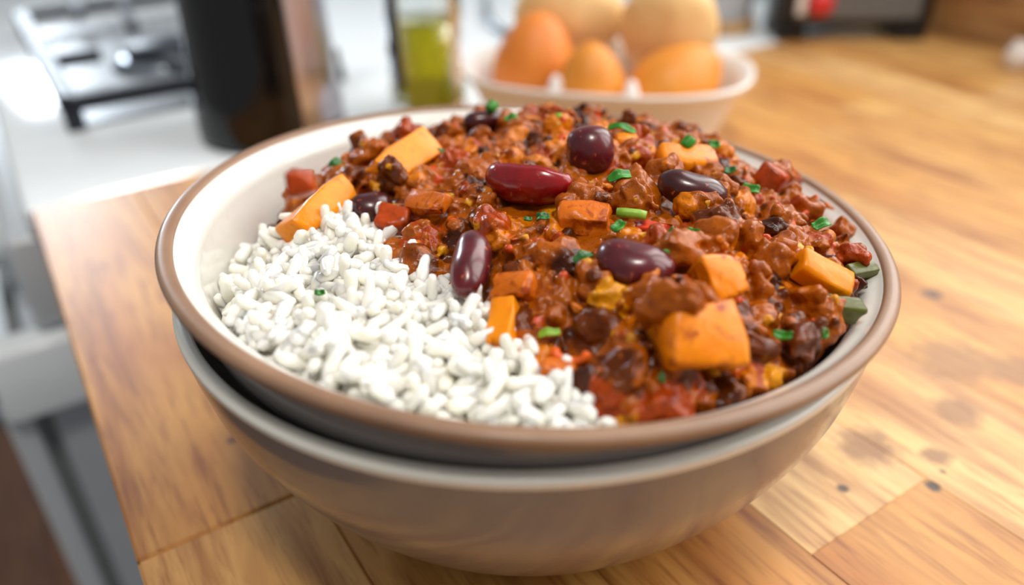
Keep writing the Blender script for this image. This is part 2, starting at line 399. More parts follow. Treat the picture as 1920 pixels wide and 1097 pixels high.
# white dish of eggs
BD = empty('egg_dish', (0.046, 0.237, 0.0), math.radians(-17)); tag(BD, 'white flared oval dish of brown eggs and bread rolls', 'dish')
def oval(prof, ex=2.6, a=1.0, b=0.7, seg=72):
    v, f = lathe(prof, seg); out = []
    for x, y, z in v:
        r = math.hypot(x, y)
        if r < 1e-6: out.append((x, y, z)); continue
        c, s = x / r, y / r; k = (abs(c) ** ex + abs(s) ** ex) ** (-1 / ex)
        out.append((x * k * a, y * k * b, z))
    return out, f
po = spline([(0.0, 0.0), (0.050, 0.0), (0.0535, 0.002), (0.060, 0.016), (0.067, 0.031), (0.0715, 0.0365), (0.073, 0.0385), (0.0715, 0.040), (0.068, 0.038), (0.064, 0.033), (0.056, 0.016), (0.05, 0.006), (0.0, 0.005)], 5)
v, f = oval(po); pydata('dish_body', v, f, M['white_ceramic'], BD)
tr = empty('egg_tray', (0.046, 0.237, 0.005), math.radians(-17)); tag(tr, 'white pulp egg tray with peaks between the brown eggs', 'egg tray')
EGGS = []
def eggmat(name, a, b):
    t = NT(name); n1 = t.noise(30, 3, vec=t.coord()); n2 = t.noise(900, 2, vec=t.coord())
    r = t.ramp(n1.outputs['Fac'], [(0.3, a), (0.7, b)]); t.l(r.outputs[0], t.p.inputs['Base Color'])
    t.set(Roughness=0.5); t.bump(n2.outputs['Fac'], 0.08, 0.0003); return t.m
M['egg'] = eggmat('brown_eggshell', lin(216, 118, 34), lin(228, 136, 46))
M['egg2'] = eggmat('tan_eggshell', lin(216, 130, 32), lin(228, 148, 46))
def egg(c, tilt, rz, mat, label, s=1.0):
    n = 28; prof = []
    for i in range(n + 1):
        a = math.pi * i / n; z = -math.cos(a); r = math.sin(a) * (1 - 0.16 * z - 0.04 * z * z)
        prof.append((max(0, r) * 0.0212 * s if 0 < i < n else 0, z * 0.0275 * s))
    v, f = lathe(prof, 40); o = pydata('brown_egg', v, f, mat); o.location = c; o.rotation_euler = (0, tilt, rz)
    tag(o, label, 'egg', 'brown eggs in the white dish'); EGGS.append(o); return o
egg(at_y(1003, 128, 0.247), 0.12, 0.6, M['egg'], 'large deep brown egg beside the oil bottle end of the dish', 1.02)
egg(at_y(1108, 166, 0.2150), 0.05, 2, M['egg2'], 'smaller brown egg between the two larger brown eggs', 0.80)
egg(at_y(1264, 168, 0.2190), 0.95, 0.35, M['egg2'], 'golden brown egg in front of the bread roll, nearest the open end of the dish', 0.97)
for (px, py, yp) in ((1042, 168, 0.2090), (1183, 178, 0.2005)):
    p = at_y(px, py, yp)
    v, f = lathe(spline([(0.0058, -0.017), (0.0046, -0.004), (0.0024, 0.005), (0.0, 0.0075)], 5), 20)
    o = pydata('tray_peak', [(x + p[0], y + p[1], z + p[2]) for x, y, z in v], f, M['tray']); o.parent = tr
    o.matrix_parent_inverse = (Matrix.Translation(tr.location) @ Matrix.Rotation(math.radians(-17), 4, 'Z')).inverted()
# tray base: a pulp sheet pressed into a hollow under each egg
from mathutils.bvhtree import BVHTree
bpy.context.view_layer.update(); hv, hf = [], []
for e_ in EGGS:
    b0 = len(hv); hv += [e_.matrix_world @ q_.co for q_ in e_.data.vertices]; hf += [tuple(b0 + k_ for k_ in p_.vertices) for p_ in e_.data.polygons]
bvh = BVHTree.FromPolygons(hv, hf); TM = Matrix.Translation(tr.location) @ Matrix.Rotation(math.radians(-17), 4, 'Z')
rr_ = [0.0] + [0.0470 * (k_ + 1) / 26 for k_ in range(26)]
v0, f0 = oval([(r_, 0.0) for r_ in rr_]); nt_ = len(v0); top, bot = [], []
for (x_, y_, z_) in v0:
    w_ = TM @ Vector((x_, y_, 0)); h_ = bvh.ray_cast(Vector((w_.x, w_.y, -0.05)), Vector((0, 0, 1)))[0]
    zt = min(0.019, (h_.z - 0.0002) if h_ else 0.019); q_ = max(abs(x_), abs(y_) / 0.7)
    zb = 0.0056 if q_ < 0.040 else 0.0062
    top.append((x_, y_, max(zt, zb + 0.0006) - 0.005)); bot.append((x_, y_, zb - 0.005))
f1 = [tuple(nt_ + k_ for k_ in q_[::-1]) for q_ in f0]; ed = list(range(nt_ - 72, nt_))
f2 = [(ed[k_], ed[(k_ + 1) % 72], nt_ + ed[(k_ + 1) % 72], nt_ + ed[k_]) for k_ in range(72)]
pydata('tray_base', top + bot, list(f0) + f1 + f2, M['tray'], tr)
t = NT('bread_crust'); n1 = t.noise(45, 4, vec=t.coord()); g = t.n('ShaderNodeSeparateXYZ'); t.l(t.coord(), g.inputs[0])
r = t.ramp(n1.outputs['Fac'], [(0.3, lin(222, 176, 112)), (0.7, lin(244, 208, 148))]); t.l(r.outputs[0], t.p.inputs['Base Color']); t.set(Roughness=0.55); t.bump(n1.outputs['Fac'], 0.2, 0.001); M['bread'] = t.m
def roll(c, s, rz, label):
    v, f = lathe(spline([(0, -0.020), (0.020, -0.019), (0.029, -0.010), (0.031, 0.0), (0.026, 0.013), (0.014, 0.020), (0.0, 0.022)], 7), 40)
    P = np.array(v); P *= 1 + 0.05 * vnoise(P * 60, int(rz * 10))[:, None]
    o = pydata('bread_roll', P * np.array(s), f, M['bread']); o.location = c; o.rotation_euler = (0.15, 0.1, rz); tag(o, label, 'bread roll', 'bread rolls in the white dish')
roll(at_y(1068, 26, 0.2810), (0.98, 0.52, 0.95), 0.0, 'pale bread roll behind the large deep brown egg')
roll(at_y(1254, 50, 0.2580), (0.80, 0.50, 1.1), -0.15, 'pale golden bread roll behind the golden brown egg')

# things in the far corner
bx = at_z(1614, 76, 0.0); ap = empty('black_appliance', (bx[0] - 0.004, bx[1] + 0.012, 0.0015), math.radians(-4)); tag(ap, 'black appliance with red round knob at the back of the worktop', 'appliance')
bm = bmesh.new(); box(bm, -0.058, 0.053, -0.012, 0.030, 0.007, 0.085, 0.006, 3); o = bmobj('housing', bm, M['black'], ap); shade_auto(o.data)
boxobj('front_panel', -0.046, 0.042, -0.0145, -0.0105, 0.014, 0.060, M['greyp'], ap, 0.001)
v, f = lathe([(0, 0), (0.0085, 0), (0.009, 0.004), (0.0075, 0.008), (0, 0.009)], 28); o = pydata('round_knob', v, f, M['red'], ap); o.location = (-0.030, -0.0145, 0.026); o.rotation_euler = (math.pi / 2, 0, 0); o['label'] = 'red round knob'
boxobj('switch', -0.046, -0.040, -0.018, -0.014, 0.018, 0.034, M['white_ceramic'], ap, 0.001)
for x, zf in ((-0.050, 0.0), (0.036, -0.0015)):
    boxobj('foot', x - 0.008, x + 0.014, -0.014, 0.028, zf, 0.009, M['black'], ap, 0.002)
bd = empty('wooden_board', (0.1605, 0.470, 0.0014), KA); tag(bd, 'small round wooden board under the grey pan', 'board')
v, f = lathe([(0, 0), (0.027, 0), (0.0285, 0.0015), (0.0285, 0.008), (0.027, 0.0095), (0, 0.0095)], 48); o = pydata('board_disc', v, f, M['upstand'], bd); o['tone'] = 0.6; shade_auto(o.data)
gp = empty('enamel_pan', (0.1605, 0.470, 0.0108)); tag(gp, 'pale grey enamel pan of orange sauce on a wooden board', 'pan')
v, f = lathe(spline([(0, 0), (0.021, 0), (0.024, 0.002), (0.0265, 0.02), (0.0275, 0.033), (0.0282, 0.034), (0.0275, 0.035), (0.026, 0.032), (0.024, 0.006), (0.0, 0.004)], 4), 48); pydata('pan_body', v, f, M['enamel_grey'], gp)
v, f = lathe([(0.0, 0.026), (0.0248, 0.026), (0.0248, 0.022), (0, 0.022)], 40); pydata('orange_sauce', v, f, plain('orange_sauce', lin(186, 92, 48), 0.35, var=0.2, scale=90), gp)
def pot(c, s, label):
    v, f = lathe(spline([(0, 0), (0.006, 0.0), (0.0085, 0.004), (0.009, 0.009), (0.0075, 0.014), (0.005, 0.017), (0.0052, 0.019), (0.0, 0.0195)], 5), 32)
    o = pydata('white_pot', np.array(v) * s, f, M['white_ceramic']); o.location = c; tag(o, label, 'pot')
pot(at_z(1902, 128, 0), 0.9, 'small round white pot on the oak worktop near the wall')

# ------------------------------------------------------------------ bowls
NB = Vector((0.0690, 0.0145, 1)).normalized()
QB = Vector((0, 0, 1)).rotation_difference(NB)
def bowl(name, loc, quat, outer, rimp, inner, rim_mat, label):
    b = empty(name, loc); b.rotation_mode = 'QUATERNION'; b.rotation_quaternion = quat
    tag(b, label, 'bowl', 'stacked stoneware bowls')
    for nm, p, mt in (('outer_wall', outer, M['taupe']), ('rim', rimp, rim_mat), ('inner_wall', inner, M['cream'])):
        v, f = lathe(spline(p, 8) * R0, 160); pydata(nm, v, f, mt, b)
    return b
UO = [(0, -0.685), (0.28, -0.685), (0.475, -0.645), (0.645, -0.56), (0.765, -0.45), (0.850, -0.32), (0.908, -0.20), (0.930, -0.13), (0.932, -0.08), (0.935, -0.056), (0.946, -0.038), (0.976, -0.030), (0.997, -0.022)]
UI = [(0.957, -0.006), (0.945, -0.018), (0.922, -0.035), (0.906, -0.06), (0.896, -0.10), (0.866, -0.20), (0.81, -0.32), (0.72, -0.44), (0.58, -0.55), (0.35, -0.63), (0.0, -0.645)]
bowl('stoneware_bowl', (0, 0, ZR), QB, UO, [(0.997, -0.022), (1.0, -0.008), (0.992, 0.002), (0.978, 0.005), (0.964, 0.002), (0.957, -0.006)], UI, M['clay'],
     'taupe stoneware bowl with bare clay rim holding rice and chilli')
LO = [(0, -0.884), (0.40, -0.884), (0.41, -0.898), (0.45, -0.898), (0.47, -0.880), (0.58, -0.842), (0.692, -0.745), (0.791, -0.625), (0.876, -0.495), (0.945, -0.35), (0.978, -0.22), (0.992, -0.138)]
LI = [(0.958, -0.114), (0.954, -0.14), (0.938, -0.24), (0.895, -0.36), (0.815, -0.52), (0.68, -0.67), (0.45, -0.79), (0.0, -0.84)]
bowl('stoneware_bowl', (-0.012 * R0, 0.022 * R0, ZR), (1, 0, 0, 0), LO, [(0.992, -0.138), (0.995, -0.122), (0.990, -0.112), (0.978, -0.108), (0.965, -0.109), (0.958, -0.114)], LI, M['rim_cream'],
     'taupe stoneware bowl with cream rim nested beneath the full bowl on the worktop')

UIs = spline(UI, 10) * R0
def wall_r(z):                                   # inner radius of the full bowl at height z above its rim centre
    return np.interp(z, UIs[::-1, 1], UIs[::-1, 0])
def rim_dz(x, y): return -(0.069 * x + 0.0145 * y)

QM = np.array(QB.to_matrix())
def inside(P, gap=0.0003):
    """pull points that would pass through the bowl wall back inside it (P relative to the rim centre)"""
    L = P @ QM; rho = np.hypot(L[:, 0], L[:, 1]); lim = wall_r(np.minimum(L[:, 2], -0.0005)) - gap
    k = np.where(rho > lim, lim / np.maximum(rho, 1e-9), 1.0); L = L * np.stack([k, k, np.ones(len(k))], -1)
    return L @ QM.T

# ------------------------------------------------------------------ food surfaces (heights above rim centre)
BND = np.array([(-0.085, 0.006), (-0.066, 0.004), (-0.057, -0.001), (-0.047, -0.003), (-0.036, -0.001), (-0.027, -0.017), (-0.016, -0.033), (-0.0086, -0.046), (-0.001, -0.054), (0.007, -0.065), (0.0135, -0.072), (0.02, -0.09)])
def bdist(x, y):
    """signed distance to the rice / chilli border, positive inside the chilli"""
    P = np.stack([np.ravel(x), np.ravel(y)], -1); best = np.full(len(P), 9.0); sg = np.ones(len(P))
    for a, b in zip(BND, BND[1:]):
        d = b - a; t = np.clip(((P - a) @ d) / (d @ d), 0, 1); q = P - (a + t[:, None] * d); dist = np.hypot(q[:, 0], q[:, 1])
        s = np.sign(d[0] * q[:, 1] - d[1] * q[:, 0]); m_ = dist < best; best[m_] = dist[m_]; sg[m_] = s[m_]
    return (best * sg).reshape(np.shape(x))
def sstep(t): t = np.clip(t, 0, 1); return t * t * (3 - 2 * t)
def Rz(x, y):
    n = vnoise(np.stack([np.ravel(x) * 75, np.ravel(y) * 75, np.zeros(np.size(x))], -1), 3).reshape(np.shape(x))
    return -0.0015 - 0.011 * sstep((-0.046 - x) / 0.03) + 0.0024 * n - 0.005 * sstep((-np.asarray(y) - 0.055) / 0.02)
def Sz(x, y):
    x = np.asarray(x, float); y = np.asarray(y, float)
    cy = np.where(y < 0.012, 1.7, 2.6)
    D = 0.0074 - 2.4 * (x - 0.008) ** 2 - cy * (y - 0.012) ** 2
    n = vnoise(np.stack([np.ravel(x) * 60, np.ravel(y) * 60, np.zeros(np.size(x))], -1), 5).reshape(np.shape(x))
    D = D + 0.0018 * n
    rr = np.hypot(x, y); D = D - 0.008 * sstep((rr - 0.056) / 0.016) * np.where(x > 0, 0.25 + 0.75 * sstep((y + 0.035) / 0.05), 1.0)
    k = sstep((bdist(x, y) + 0.001) / 0.013)
    return (Rz(x, y) - 0.002) * (1 - k) + D * k
def chilli_ok(x, y, pad=0.0):
    z = Sz(x, y); return (bdist(x, y) > -0.0015) & (np.hypot(x, y) < wall_r(z - rim_dz(x, y)) - pad)

def hit(px, py, lift=0.0, surf=None):
    """point of the food surface seen along a line of sight"""
    o, d = ray(px, py); t = np.linspace(0.08, 0.34, 2600); P = o + t[:, None] * d
    s = (Sz(P[:, 0], P[:, 1]) if surf is None else surf(P[:, 0], P[:, 1])) + ZR + lift
    i = np.argmax(P[:, 2] < s); return P[i]
def hit_food(px, py, lift=0.0):
    return hit(px, py, lift, lambda x, y: np.where(bdist(x, y) > 0, Sz(x, y), Rz(x, y)))
def normal(p):
    e = 0.003; x, y = p[0], p[1]
    q = Sz(np.array([x + e, x - e, x, x]), np.array([y, y, y + e, y - e]))
    return Vector((-(q[0] - q[1]) / (2 * e), -(q[2] - q[3]) / (2 * e), 1)).normalized()
def scale_at(p): return float((np.array(p) - CAM) @ _f) / FPX

def frame_for(p0, p1, lift, roll=0.0, yaw_to_cam=0.0):
    a, b = hit_food(*p0, lift), hit_food(*p1, lift); c = (a + b) / 2; n = normal(c)
    X = Vector(b - a).normalized(); N = (n - X * n.dot(X)).normalized(); Y = N.cross(X)
    if roll:
        q = Matrix.Rotation(roll, 3, X); N = q @ N; Y = q @ Y
    mm = Matrix((( X.x, Y.x, N.x), (X.y, Y.y, N.y), (X.z, Y.z, N.z))).to_4x4()
    mm.translation = Vector(c); return mm

EXCL = []                                         # spots kept free of mince: centre, radius

# ------------------------------------------------------------------ beans
def beanmat(name, a, b, rough=0.22):
    t = NT(name); co = t.coord(); n1 = t.noise(160, 3, 0.6, co); n2 = t.noise(700, 2, 0.5, co)
    r = t.ramp(n1.outputs['Fac'], [(0.35, a), (0.7, b)])
    s = t.ramp(n2.outputs['Fac'], [(0.66, (0, 0, 0, 1)), (0.72, (1, 1, 1, 1))])
    t.l(t.mix(s.outputs[0], r.outputs[0], lin(168, 84, 44)), t.p.inputs['Base Color'])
    t.set(Roughness=rough, Coat_Weight=0.25, Coat_Roughness=0.12)
    t.bump(n1.outputs['Fac'], 0.15, 0.0006); return t.m
M['bean'] = beanmat('kidney_bean_skin', lin(72, 12, 20), lin(104, 24, 32), 0.3)
M['bean_red'] = beanmat('red_bean_skin', lin(120, 8, 14), lin(150, 14, 20), 0.22)
M['bean_dark'] = beanmat('dark_bean_skin', lin(56, 14, 16), lin(78, 22, 22), 0.28)
M['bean_inner'] = beanmat('bean_inside', lin(96, 14, 20), lin(124, 26, 30), 0.3)
def bean_mesh(L, W, H, bend=0.18, nu=28, nv=20):
    v, f = [], []
    for i in range(nu + 1):
        a = math.pi * i / nu; x = -math.cos(a); r = math.sin(a) ** 0.78 if 0 < i < nu else 0
        for k in range(nv):
            b = 2 * math.pi * k / nv; y = math.cos(b) * r; z = math.sin(b) * r
            v.append((x * L / 2, y * W / 2 + bend * W * (x * x - 0.4), z * H / 2))
    for i in range(nu):
        for k in range(nv):
            f.append((i * nv + k, i * nv + (k + 1) % nv, (i + 1) * nv + (k + 1) % nv, (i + 1) * nv + k))
    P = np.array(v); P += 0.00025 * np.stack([vnoise(P * 260, s) for s in (1, 2, 3)], -1)
    return P, f
def bean(p0, p1, wpx, lift, mat, label, H=None, roll=0.0, maxL=0.020, bend=0.12, minL=0.0, crease=0.0):
    mm = frame_for(p0, p1, lift, roll); c = mm.translation; s = scale_at(c)
    L = (Vector(hit_food(*p1, lift)) - Vector(hit_food(*p0, lift))).length; L = max(min(L, maxL), minL); W = wpx * s
    v, f = bean_mesh(L, W, H or W * 0.85, bend)
    if crease:
        k_ = np.exp(-((v[:, 1] - 0.10 * W) / (0.20 * W)) ** 2) * sstep((0.46 - np.abs(v[:, 0] / L)) / 0.12) * (v[:, 2] > 0); v[:, 2] -= crease * k_
    o = pydata('kidney_bean', v, f, M[mat]); o.matrix_world = mm
    tag(o, label, 'bean', 'kidney beans in the chilli'); EXCL.append((np.array(c), max(L, W) * 0.42)); return o, L, W
o, L, W = bean((914, 333), (1070, 347), 72, 0.0044, 'bean_inner', 'split bright red kidney bean with a flap of loose skin on the chilli', maxL=0.0195, H=0.0085, crease=0.0017)
# loose skin: a shell over the near half of the bean with a raised lip
v, f = bean_mesh(L * 1.07, W * 1.18, 0.0100, 0.12); nv = 20; P = np.array(v); keep = []
for i in range(28):
    for k in range(nv):
        a = 2 * math.pi * (k + 0.5) / nv; xx = -math.cos(math.pi * (i + 0.5) / 28)
        lim = -0.10 + 0.55 * max(0, -xx - 0.45)
        if math.cos(a) < 0.35 - 0.6 * max(0, math.sin(a)) + 0.9 * max(0, -xx - 0.55): keep.append(f[i * nv + k])
so = pydata('loose_skin', P, keep, M['bean_red'], o); so.modifiers.new('thickness', 'SOLIDIFY').thickness = 0.0004; so['label'] = 'loose bright red skin'
bean((1062, 288), (1152, 278), 84, 0.0046, 'bean', 'plump dark purple kidney bean standing behind the split red bean', H=0.0118, bend=0.04, minL=0.0105, maxL=0.0112)
bean((1232, 340), (1362, 372), 72, 0.0050, 'bean_dark', 'dark kidney bean half coated in sauce beside the plump purple bean', H=0.0075, maxL=0.0165)
bean((893, 432), (870, 558), 76, 0.0042, 'bean', 'long maroon kidney bean lying at the border of the rice', H=0.0078, maxL=0.0175, bend=-0.08)
bean((1115, 480), (1262, 512), 108, 0.0042, 'bean', 'large dark kidney bean flecked with sauce in the middle of the chilli', H=0.0085, maxL=0.017)
bean((868, 232), (945, 222), 46, 0.0030, 'bean_dark', 'nearly black kidney bean with green herb on top by the far rim', H=0.006, maxL=0.015, bend=0.05)
bean((655, 400), (735, 385), 72, 0.0022, 'bean_dark', 'brown kidney bean under sauce between the two orange squash wedges', H=0.008, maxL=0.014)

# ------------------------------------------------------------------ vegetable pieces
def vegmat(name, a, b, sauce, amount, rough=0.3):
    t = NT(name); co = t.coord(); n1 = t.noise(120, 4, 0.6, co); n2 = t.noise(230, 4, 0.65, co, 0.5); n3 = t.noise(900, 2, 0.5, co)
    r = t.ramp(n1.outputs['Fac'], [(0.3, a), (0.7, b)])
    s = t.ramp(n2.outputs['Fac'], [(amount, (0, 0, 0, 1)), (amount + 0.12, (1, 1, 1, 1))])
    t.l(t.mix(s.outputs[0], r.outputs[0], sauce), t.p.inputs['Base Color'])
    t.set(Roughness=rough, Specular_IOR_Level=0.3)
    t.bump(n3.outputs['Fac'], 0.25, 0.0004); return t.m
SAU = lin(162, 66, 8)
M['squash'] = vegmat('orange_squash', lin(232, 128, 0), lin(240, 148, 2), SAU, 0.60)
M['squash_coat'] = vegmat('sauced_squash', lin(228, 120, 2), lin(240, 146, 8), SAU, 0.52)
M['squash_heavy'] = vegmat('heavily_sauced_squash', lin(200, 96, 12), lin(216, 116, 16), lin(152, 60, 10), 0.48)
M['tomato'] = vegmat('tomato_piece', lin(164, 54, 6), lin(186, 72, 10), lin(146, 56, 8), 0.46)
M['carrot'] = vegmat('carrot_piece', lin(222, 86, 14), lin(232, 104, 20), lin(180, 60, 20), 0.66)
M['pepper_green'] = vegmat('green_pepper', lin(74, 78, 24), lin(100, 100, 42), lin(130, 84, 30), 0.62)
M['pepper_red'] = vegmat('red_pepper', lin(190, 52, 18), lin(204, 66, 24), lin(160, 60, 24), 0.62)
def chunk(name, p0, p1, wpx, hpx, lift, mat, label, cat, group, roll=0.0, maxL=0.03, taper=0.0, seed=1, rnd=0.12, minL=0.0, amp=1.0):
    mm = frame_for(p0, p1, lift, roll); s = scale_at(mm.translation)
    L = (Vector(hit_food(*p1, lift)) - Vector(hit_food(*p0, lift))).length; L = max(min(L, maxL), minL); W, H = wpx * s, hpx * s
    bm = bmesh.new(); bmesh.ops.create_cube(bm, size=1)
    mn = min(L, W, H)
    for vv in bm.verts:
        k = 1 - taper * (vv.co.x + 0.5)
        vv.co = Vector((vv.co.x * L, vv.co.y * W * k, vv.co.z * H * (1 - 0.3 * taper * (vv.co.x + 0.5))))
        vv.co += Vector([random.Random(seed * 31 + vv.index * 7 + i).uniform(-0.14, 0.14) * mn for i in range(3)])
    bmesh.ops.bevel(bm, geom=bm.edges[:], offset=mn * rnd, segments=2, affect='EDGES', profile=0.5)
    bmesh.ops.triangulate(bm, faces=bm.faces[:])
    bmesh.ops.subdivide_edges(bm, edges=bm.edges[:], cuts=2, use_grid_fill=True, smooth=0.1)
    P = np.array([v_.co[:] for v_ in bm.verts]); nrm = np.array([v_.normal[:] for v_ in bm.verts])
    dsp = amp * (0.0006 * vnoise(P * 240 + seed * 9, 4) + 0.00032 * vnoise(P * 700 + seed, 5))
    for v_, q in zip(bm.verts, P + nrm * dsp[:, None]): v_.co = Vector(q)
    o = bmobj(name, bm, M[mat], None, True); o.matrix_world = mm
    tag(o, label, cat, group); EXCL.append((np.array(mm.translation), max(L, W) * 0.44)); return o
SQ = 'orange squash pieces in the chilli'
def sq(*a, **k): return chunk('squash_piece', *a, 'squash', SQ, **k)
sq((700, 338), (812, 262), 46, 62, 0.0035, 'squash', 'long bright orange squash wedge sticking up towards the coffee pot', roll=-0.7, taper=-0.1, seed=2, maxL=0.02)
sq((552, 436), (644, 352), 70, 52, 0.0040, 'squash', 'bright orange squash wedge between rice and cream bowl wall', roll=-0.6, seed=3, maxL=0.018)
sq((1236, 640), (1372, 634), 112, 118, 0.0052, 'squash_coat', 'largest orange squash cube low on the front of the chilli', roll=0.35, seed=4, rnd=0.1, maxL=0.0150)
sq((1322, 540), (1382, 520), 84, 78, 0.0040, 'squash_coat', 'yellow-orange squash cube above the largest cube', roll=0.3, seed=5, rnd=0.12, maxL=0.009)
sq((1494, 492), (1588, 542), 54, 44, 0.0032, 'squash', 'orange squash slab near the green pepper at the bowl wall', roll=0.3, seed=6, maxL=0.0135)
sq((948, 570), (940, 652), 62, 44, 0.0030, 'squash', 'orange squash wedge lying on the white rice', roll=0.2, seed=7, maxL=0.011, taper=0.25)
sq((772, 380), (836, 384), 40, 30, 0.0040, 'squash_heavy', 'sauced orange squash slice above the tomato piece', seed=8)
sq((1052, 412), (1142, 410), 50, 32, 0.0024, 'squash_heavy', 'flaky sauced squash piece in front of the plump purple bean', seed=9, amp=1.8)
sq((1232, 300), (1336, 308), 56, 44, 0.0020, 'squash_coat', 'broad sauced squash lump behind the dark sauced bean', seed=10, rnd=0.2)
sq((1150, 270), (1196, 266), 36, 34, 0.0030, 'squash_coat', 'small squash lump touching the plump purple bean', seed=11, rnd=0.2)
sq((934, 548), (1000, 540), 58, 46, 0.0024, 'squash_heavy', 'sauced squash lump above the wedge on the rice', seed=12, rnd=0.2, amp=1.6)
sq((1548, 392), (1588, 396), 26, 24, 0.0030, 'squash_heavy', 'small sauced squash piece by the wall of the bowl', seed=13)
sq((1020, 690), (1080, 692), 30, 26, 0.0020, 'squash_heavy', 'sauced squash slice under the carrot crescent', seed=14)
sq((1218, 580), (1282, 566), 32, 26, 0.0070, 'squash_heavy', 'sauced squash slice leaning on top of the largest cube', seed=15)
sq((900, 402), (950, 406), 22, 16, 0.0030, 'squash_coat', 'thin orange squash sliver below the split red bean', seed=16)
chunk('tomato_piece', (705, 415), (765, 420), 50, 46, 0.0028, 'tomato', 'glossy red-orange tomato piece beside the rice peak', 'tomato', None, seed=17, rnd=0.2)
chunk('tomato_piece', (528, 340), (582, 345), 44, 44, 0.0030, 'tomato', 'dark red tomato piece against the cream bowl wall', 'tomato', None, seed=18, rnd=0.2)
chunk('tomato_piece', (1432, 336), (1488, 340), 44, 44, 0.0032, 'tomato', 'red tomato piece standing up near the taupe far wall', 'tomato', None, seed=19, rnd=0.2)
chunk('pepper_piece', (1545, 572), (1606, 584), 34, 40, 0.0022, 'pepper_green', 'olive green pepper piece beside the squash slab', 'pepper', None, seed=20, rnd=0.2, maxL=0.009)
chunk('pepper_piece', (1592, 512), (1632, 506), 28, 26, 0.0010, 'pepper_green', 'dark green pepper scrap against the wall of the bowl', 'pepper', None, seed=21)
chunk('pepper_piece', (1190, 424), (1262, 432), 24, 16, 0.0030, 'pepper_red', 'red pepper strip under the pale green spring onion', 'pepper', None, seed=22, maxL=0.010)
# carrot crescent: curved strip
mm = frame_for((1036, 655), (1110, 658), 0.0044, 0.5); s = scale_at(mm.translation)
pts = [(math.cos(a) * 37 * s, -math.sin(a) * 24 * s, 0.0006 * math.sin(3 * a)) for a in np.linspace(0.1, math.pi - 0.1, 14)]
v, f = tube(pts, 9 * s, 10); P = np.array(v); P += 0.0003 * np.stack([vnoise(P * 300, k) for k in (1, 2, 3)], -1)
o = pydata('carrot_crescent', P, f, M['carrot']); o.matrix_world = mm; tag(o, 'thin red-orange carrot crescent on the sauce near the rice', 'carrot'); EXCL.append((np.array(mm.translation), 0.003))

for px, py, r_ in ((1184, 402, 0.0030), (1165, 400, 0.002), (1205, 405, 0.002), (1162, 331, 0.002), (1095, 484, 0.002), (1254, 442, 0.0016), (1306, 438, 0.0016), (1470, 630, 0.0016), (1540, 625, 0.0014), (1160, 426, 0.0014), (1030, 625, 0.002), (1018, 408, 0.0014), (1540, 421, 0.0016), (1073, 660, 0.0035), (1225, 428, 0.003)):
    EXCL.append((hit_food(px, py, 0.0040), r_))
# ------------------------------------------------------------------ chilli: minced meat in sauce, one mass
bm = bmesh.new(); bmesh.ops.create_icosphere(bm, subdivisions=3, radius=1); bm.verts.ensure_lookup_table()
ICO = np.array([v_.co[:] for v_ in bm.verts]); ICF = np.array([[v_.index for v_ in f_.verts] for f_ in bm.faces]); bm.free()
bm = bmesh.new(); bmesh.ops.create_icosphere(bm, subdivisions=2, radius=1); bm.verts.ensure_lookup_table()
ICO2 = np.array([v_.co[:] for v_ in bm.verts]); ICF2 = np.array([[v_.index for v_ in f_.verts] for f_ in bm.faces]); bm.free()
PAL = [lin(162, 80, 4), lin(100, 44, 4), lin(206, 114, 6), lin(160, 60, 4), lin(166, 86, 20), lin(70, 28, 4), lin(220, 146, 14)]
PW = np.array([0.36, 0.17, 0.13, 0.12, 0.12, 0.08, 0.015]); PW /= PW.sum()
VS, FS, LC, LR, LK = [], [], [], [], []; nv_tot = 0
GX = np.arange(-0.082, 0.082, 0.0005); HX, HY = np.meshgrid(GX, GX, indexing='ij'); HM = Sz(HX, HY)
def add_lump(c, r, col, big=True, squash=None):
    global nv_tot
    T, Fc = (ICO, ICF) if big else (ICO2, ICF2)
    k = vnoise(T * 1.3 + rng.uniform(-50, 50, 3), 1) * 0.42 + vnoise(T * 3.1 + rng.uniform(-50, 50, 3), 2) * 0.2
    V = T * (1 + k)[:, None] * (rng.uniform(0.7, 1.3, 3) if squash is None else squash)
    q = Matrix.Rotation(rng.uniform(0, 6.28), 3, Vector(rng.normal(size=3)).normalized()); V = V @ np.array(q)
    V = V * r + c; VS.append(V); FS.append(Fc + nv_tot); nv_tot += len(V); LC.append(c); LR.append(r); LK.append(col)
    i0, j0 = [int((c[a] + 0.082) / 0.0005) for a in (0, 1)]; w_ = int(r / 0.0005) + 1
    sl = (slice(max(0, i0 - w_), i0 + w_ + 1), slice(max(0, j0 - w_), j0 + w_ + 1))
    d2 = (HX[sl] - c[0]) ** 2 + (HY[sl] - c[1]) ** 2; ok = d2 < r * r
    HM[sl] = np.where(ok, np.maximum(HM[sl], c[2] + np.sqrt(np.maximum(0, r * r - d2)) * 0.9), HM[sl])
def free(c, r):
    for e, er in EXCL:
        if (c[0] - e[0]) ** 2 + (c[1] - e[1]) ** 2 + (c[2] + ZR - e[2]) ** 2 < (er + 0.35 * r) ** 2: return False
    return True
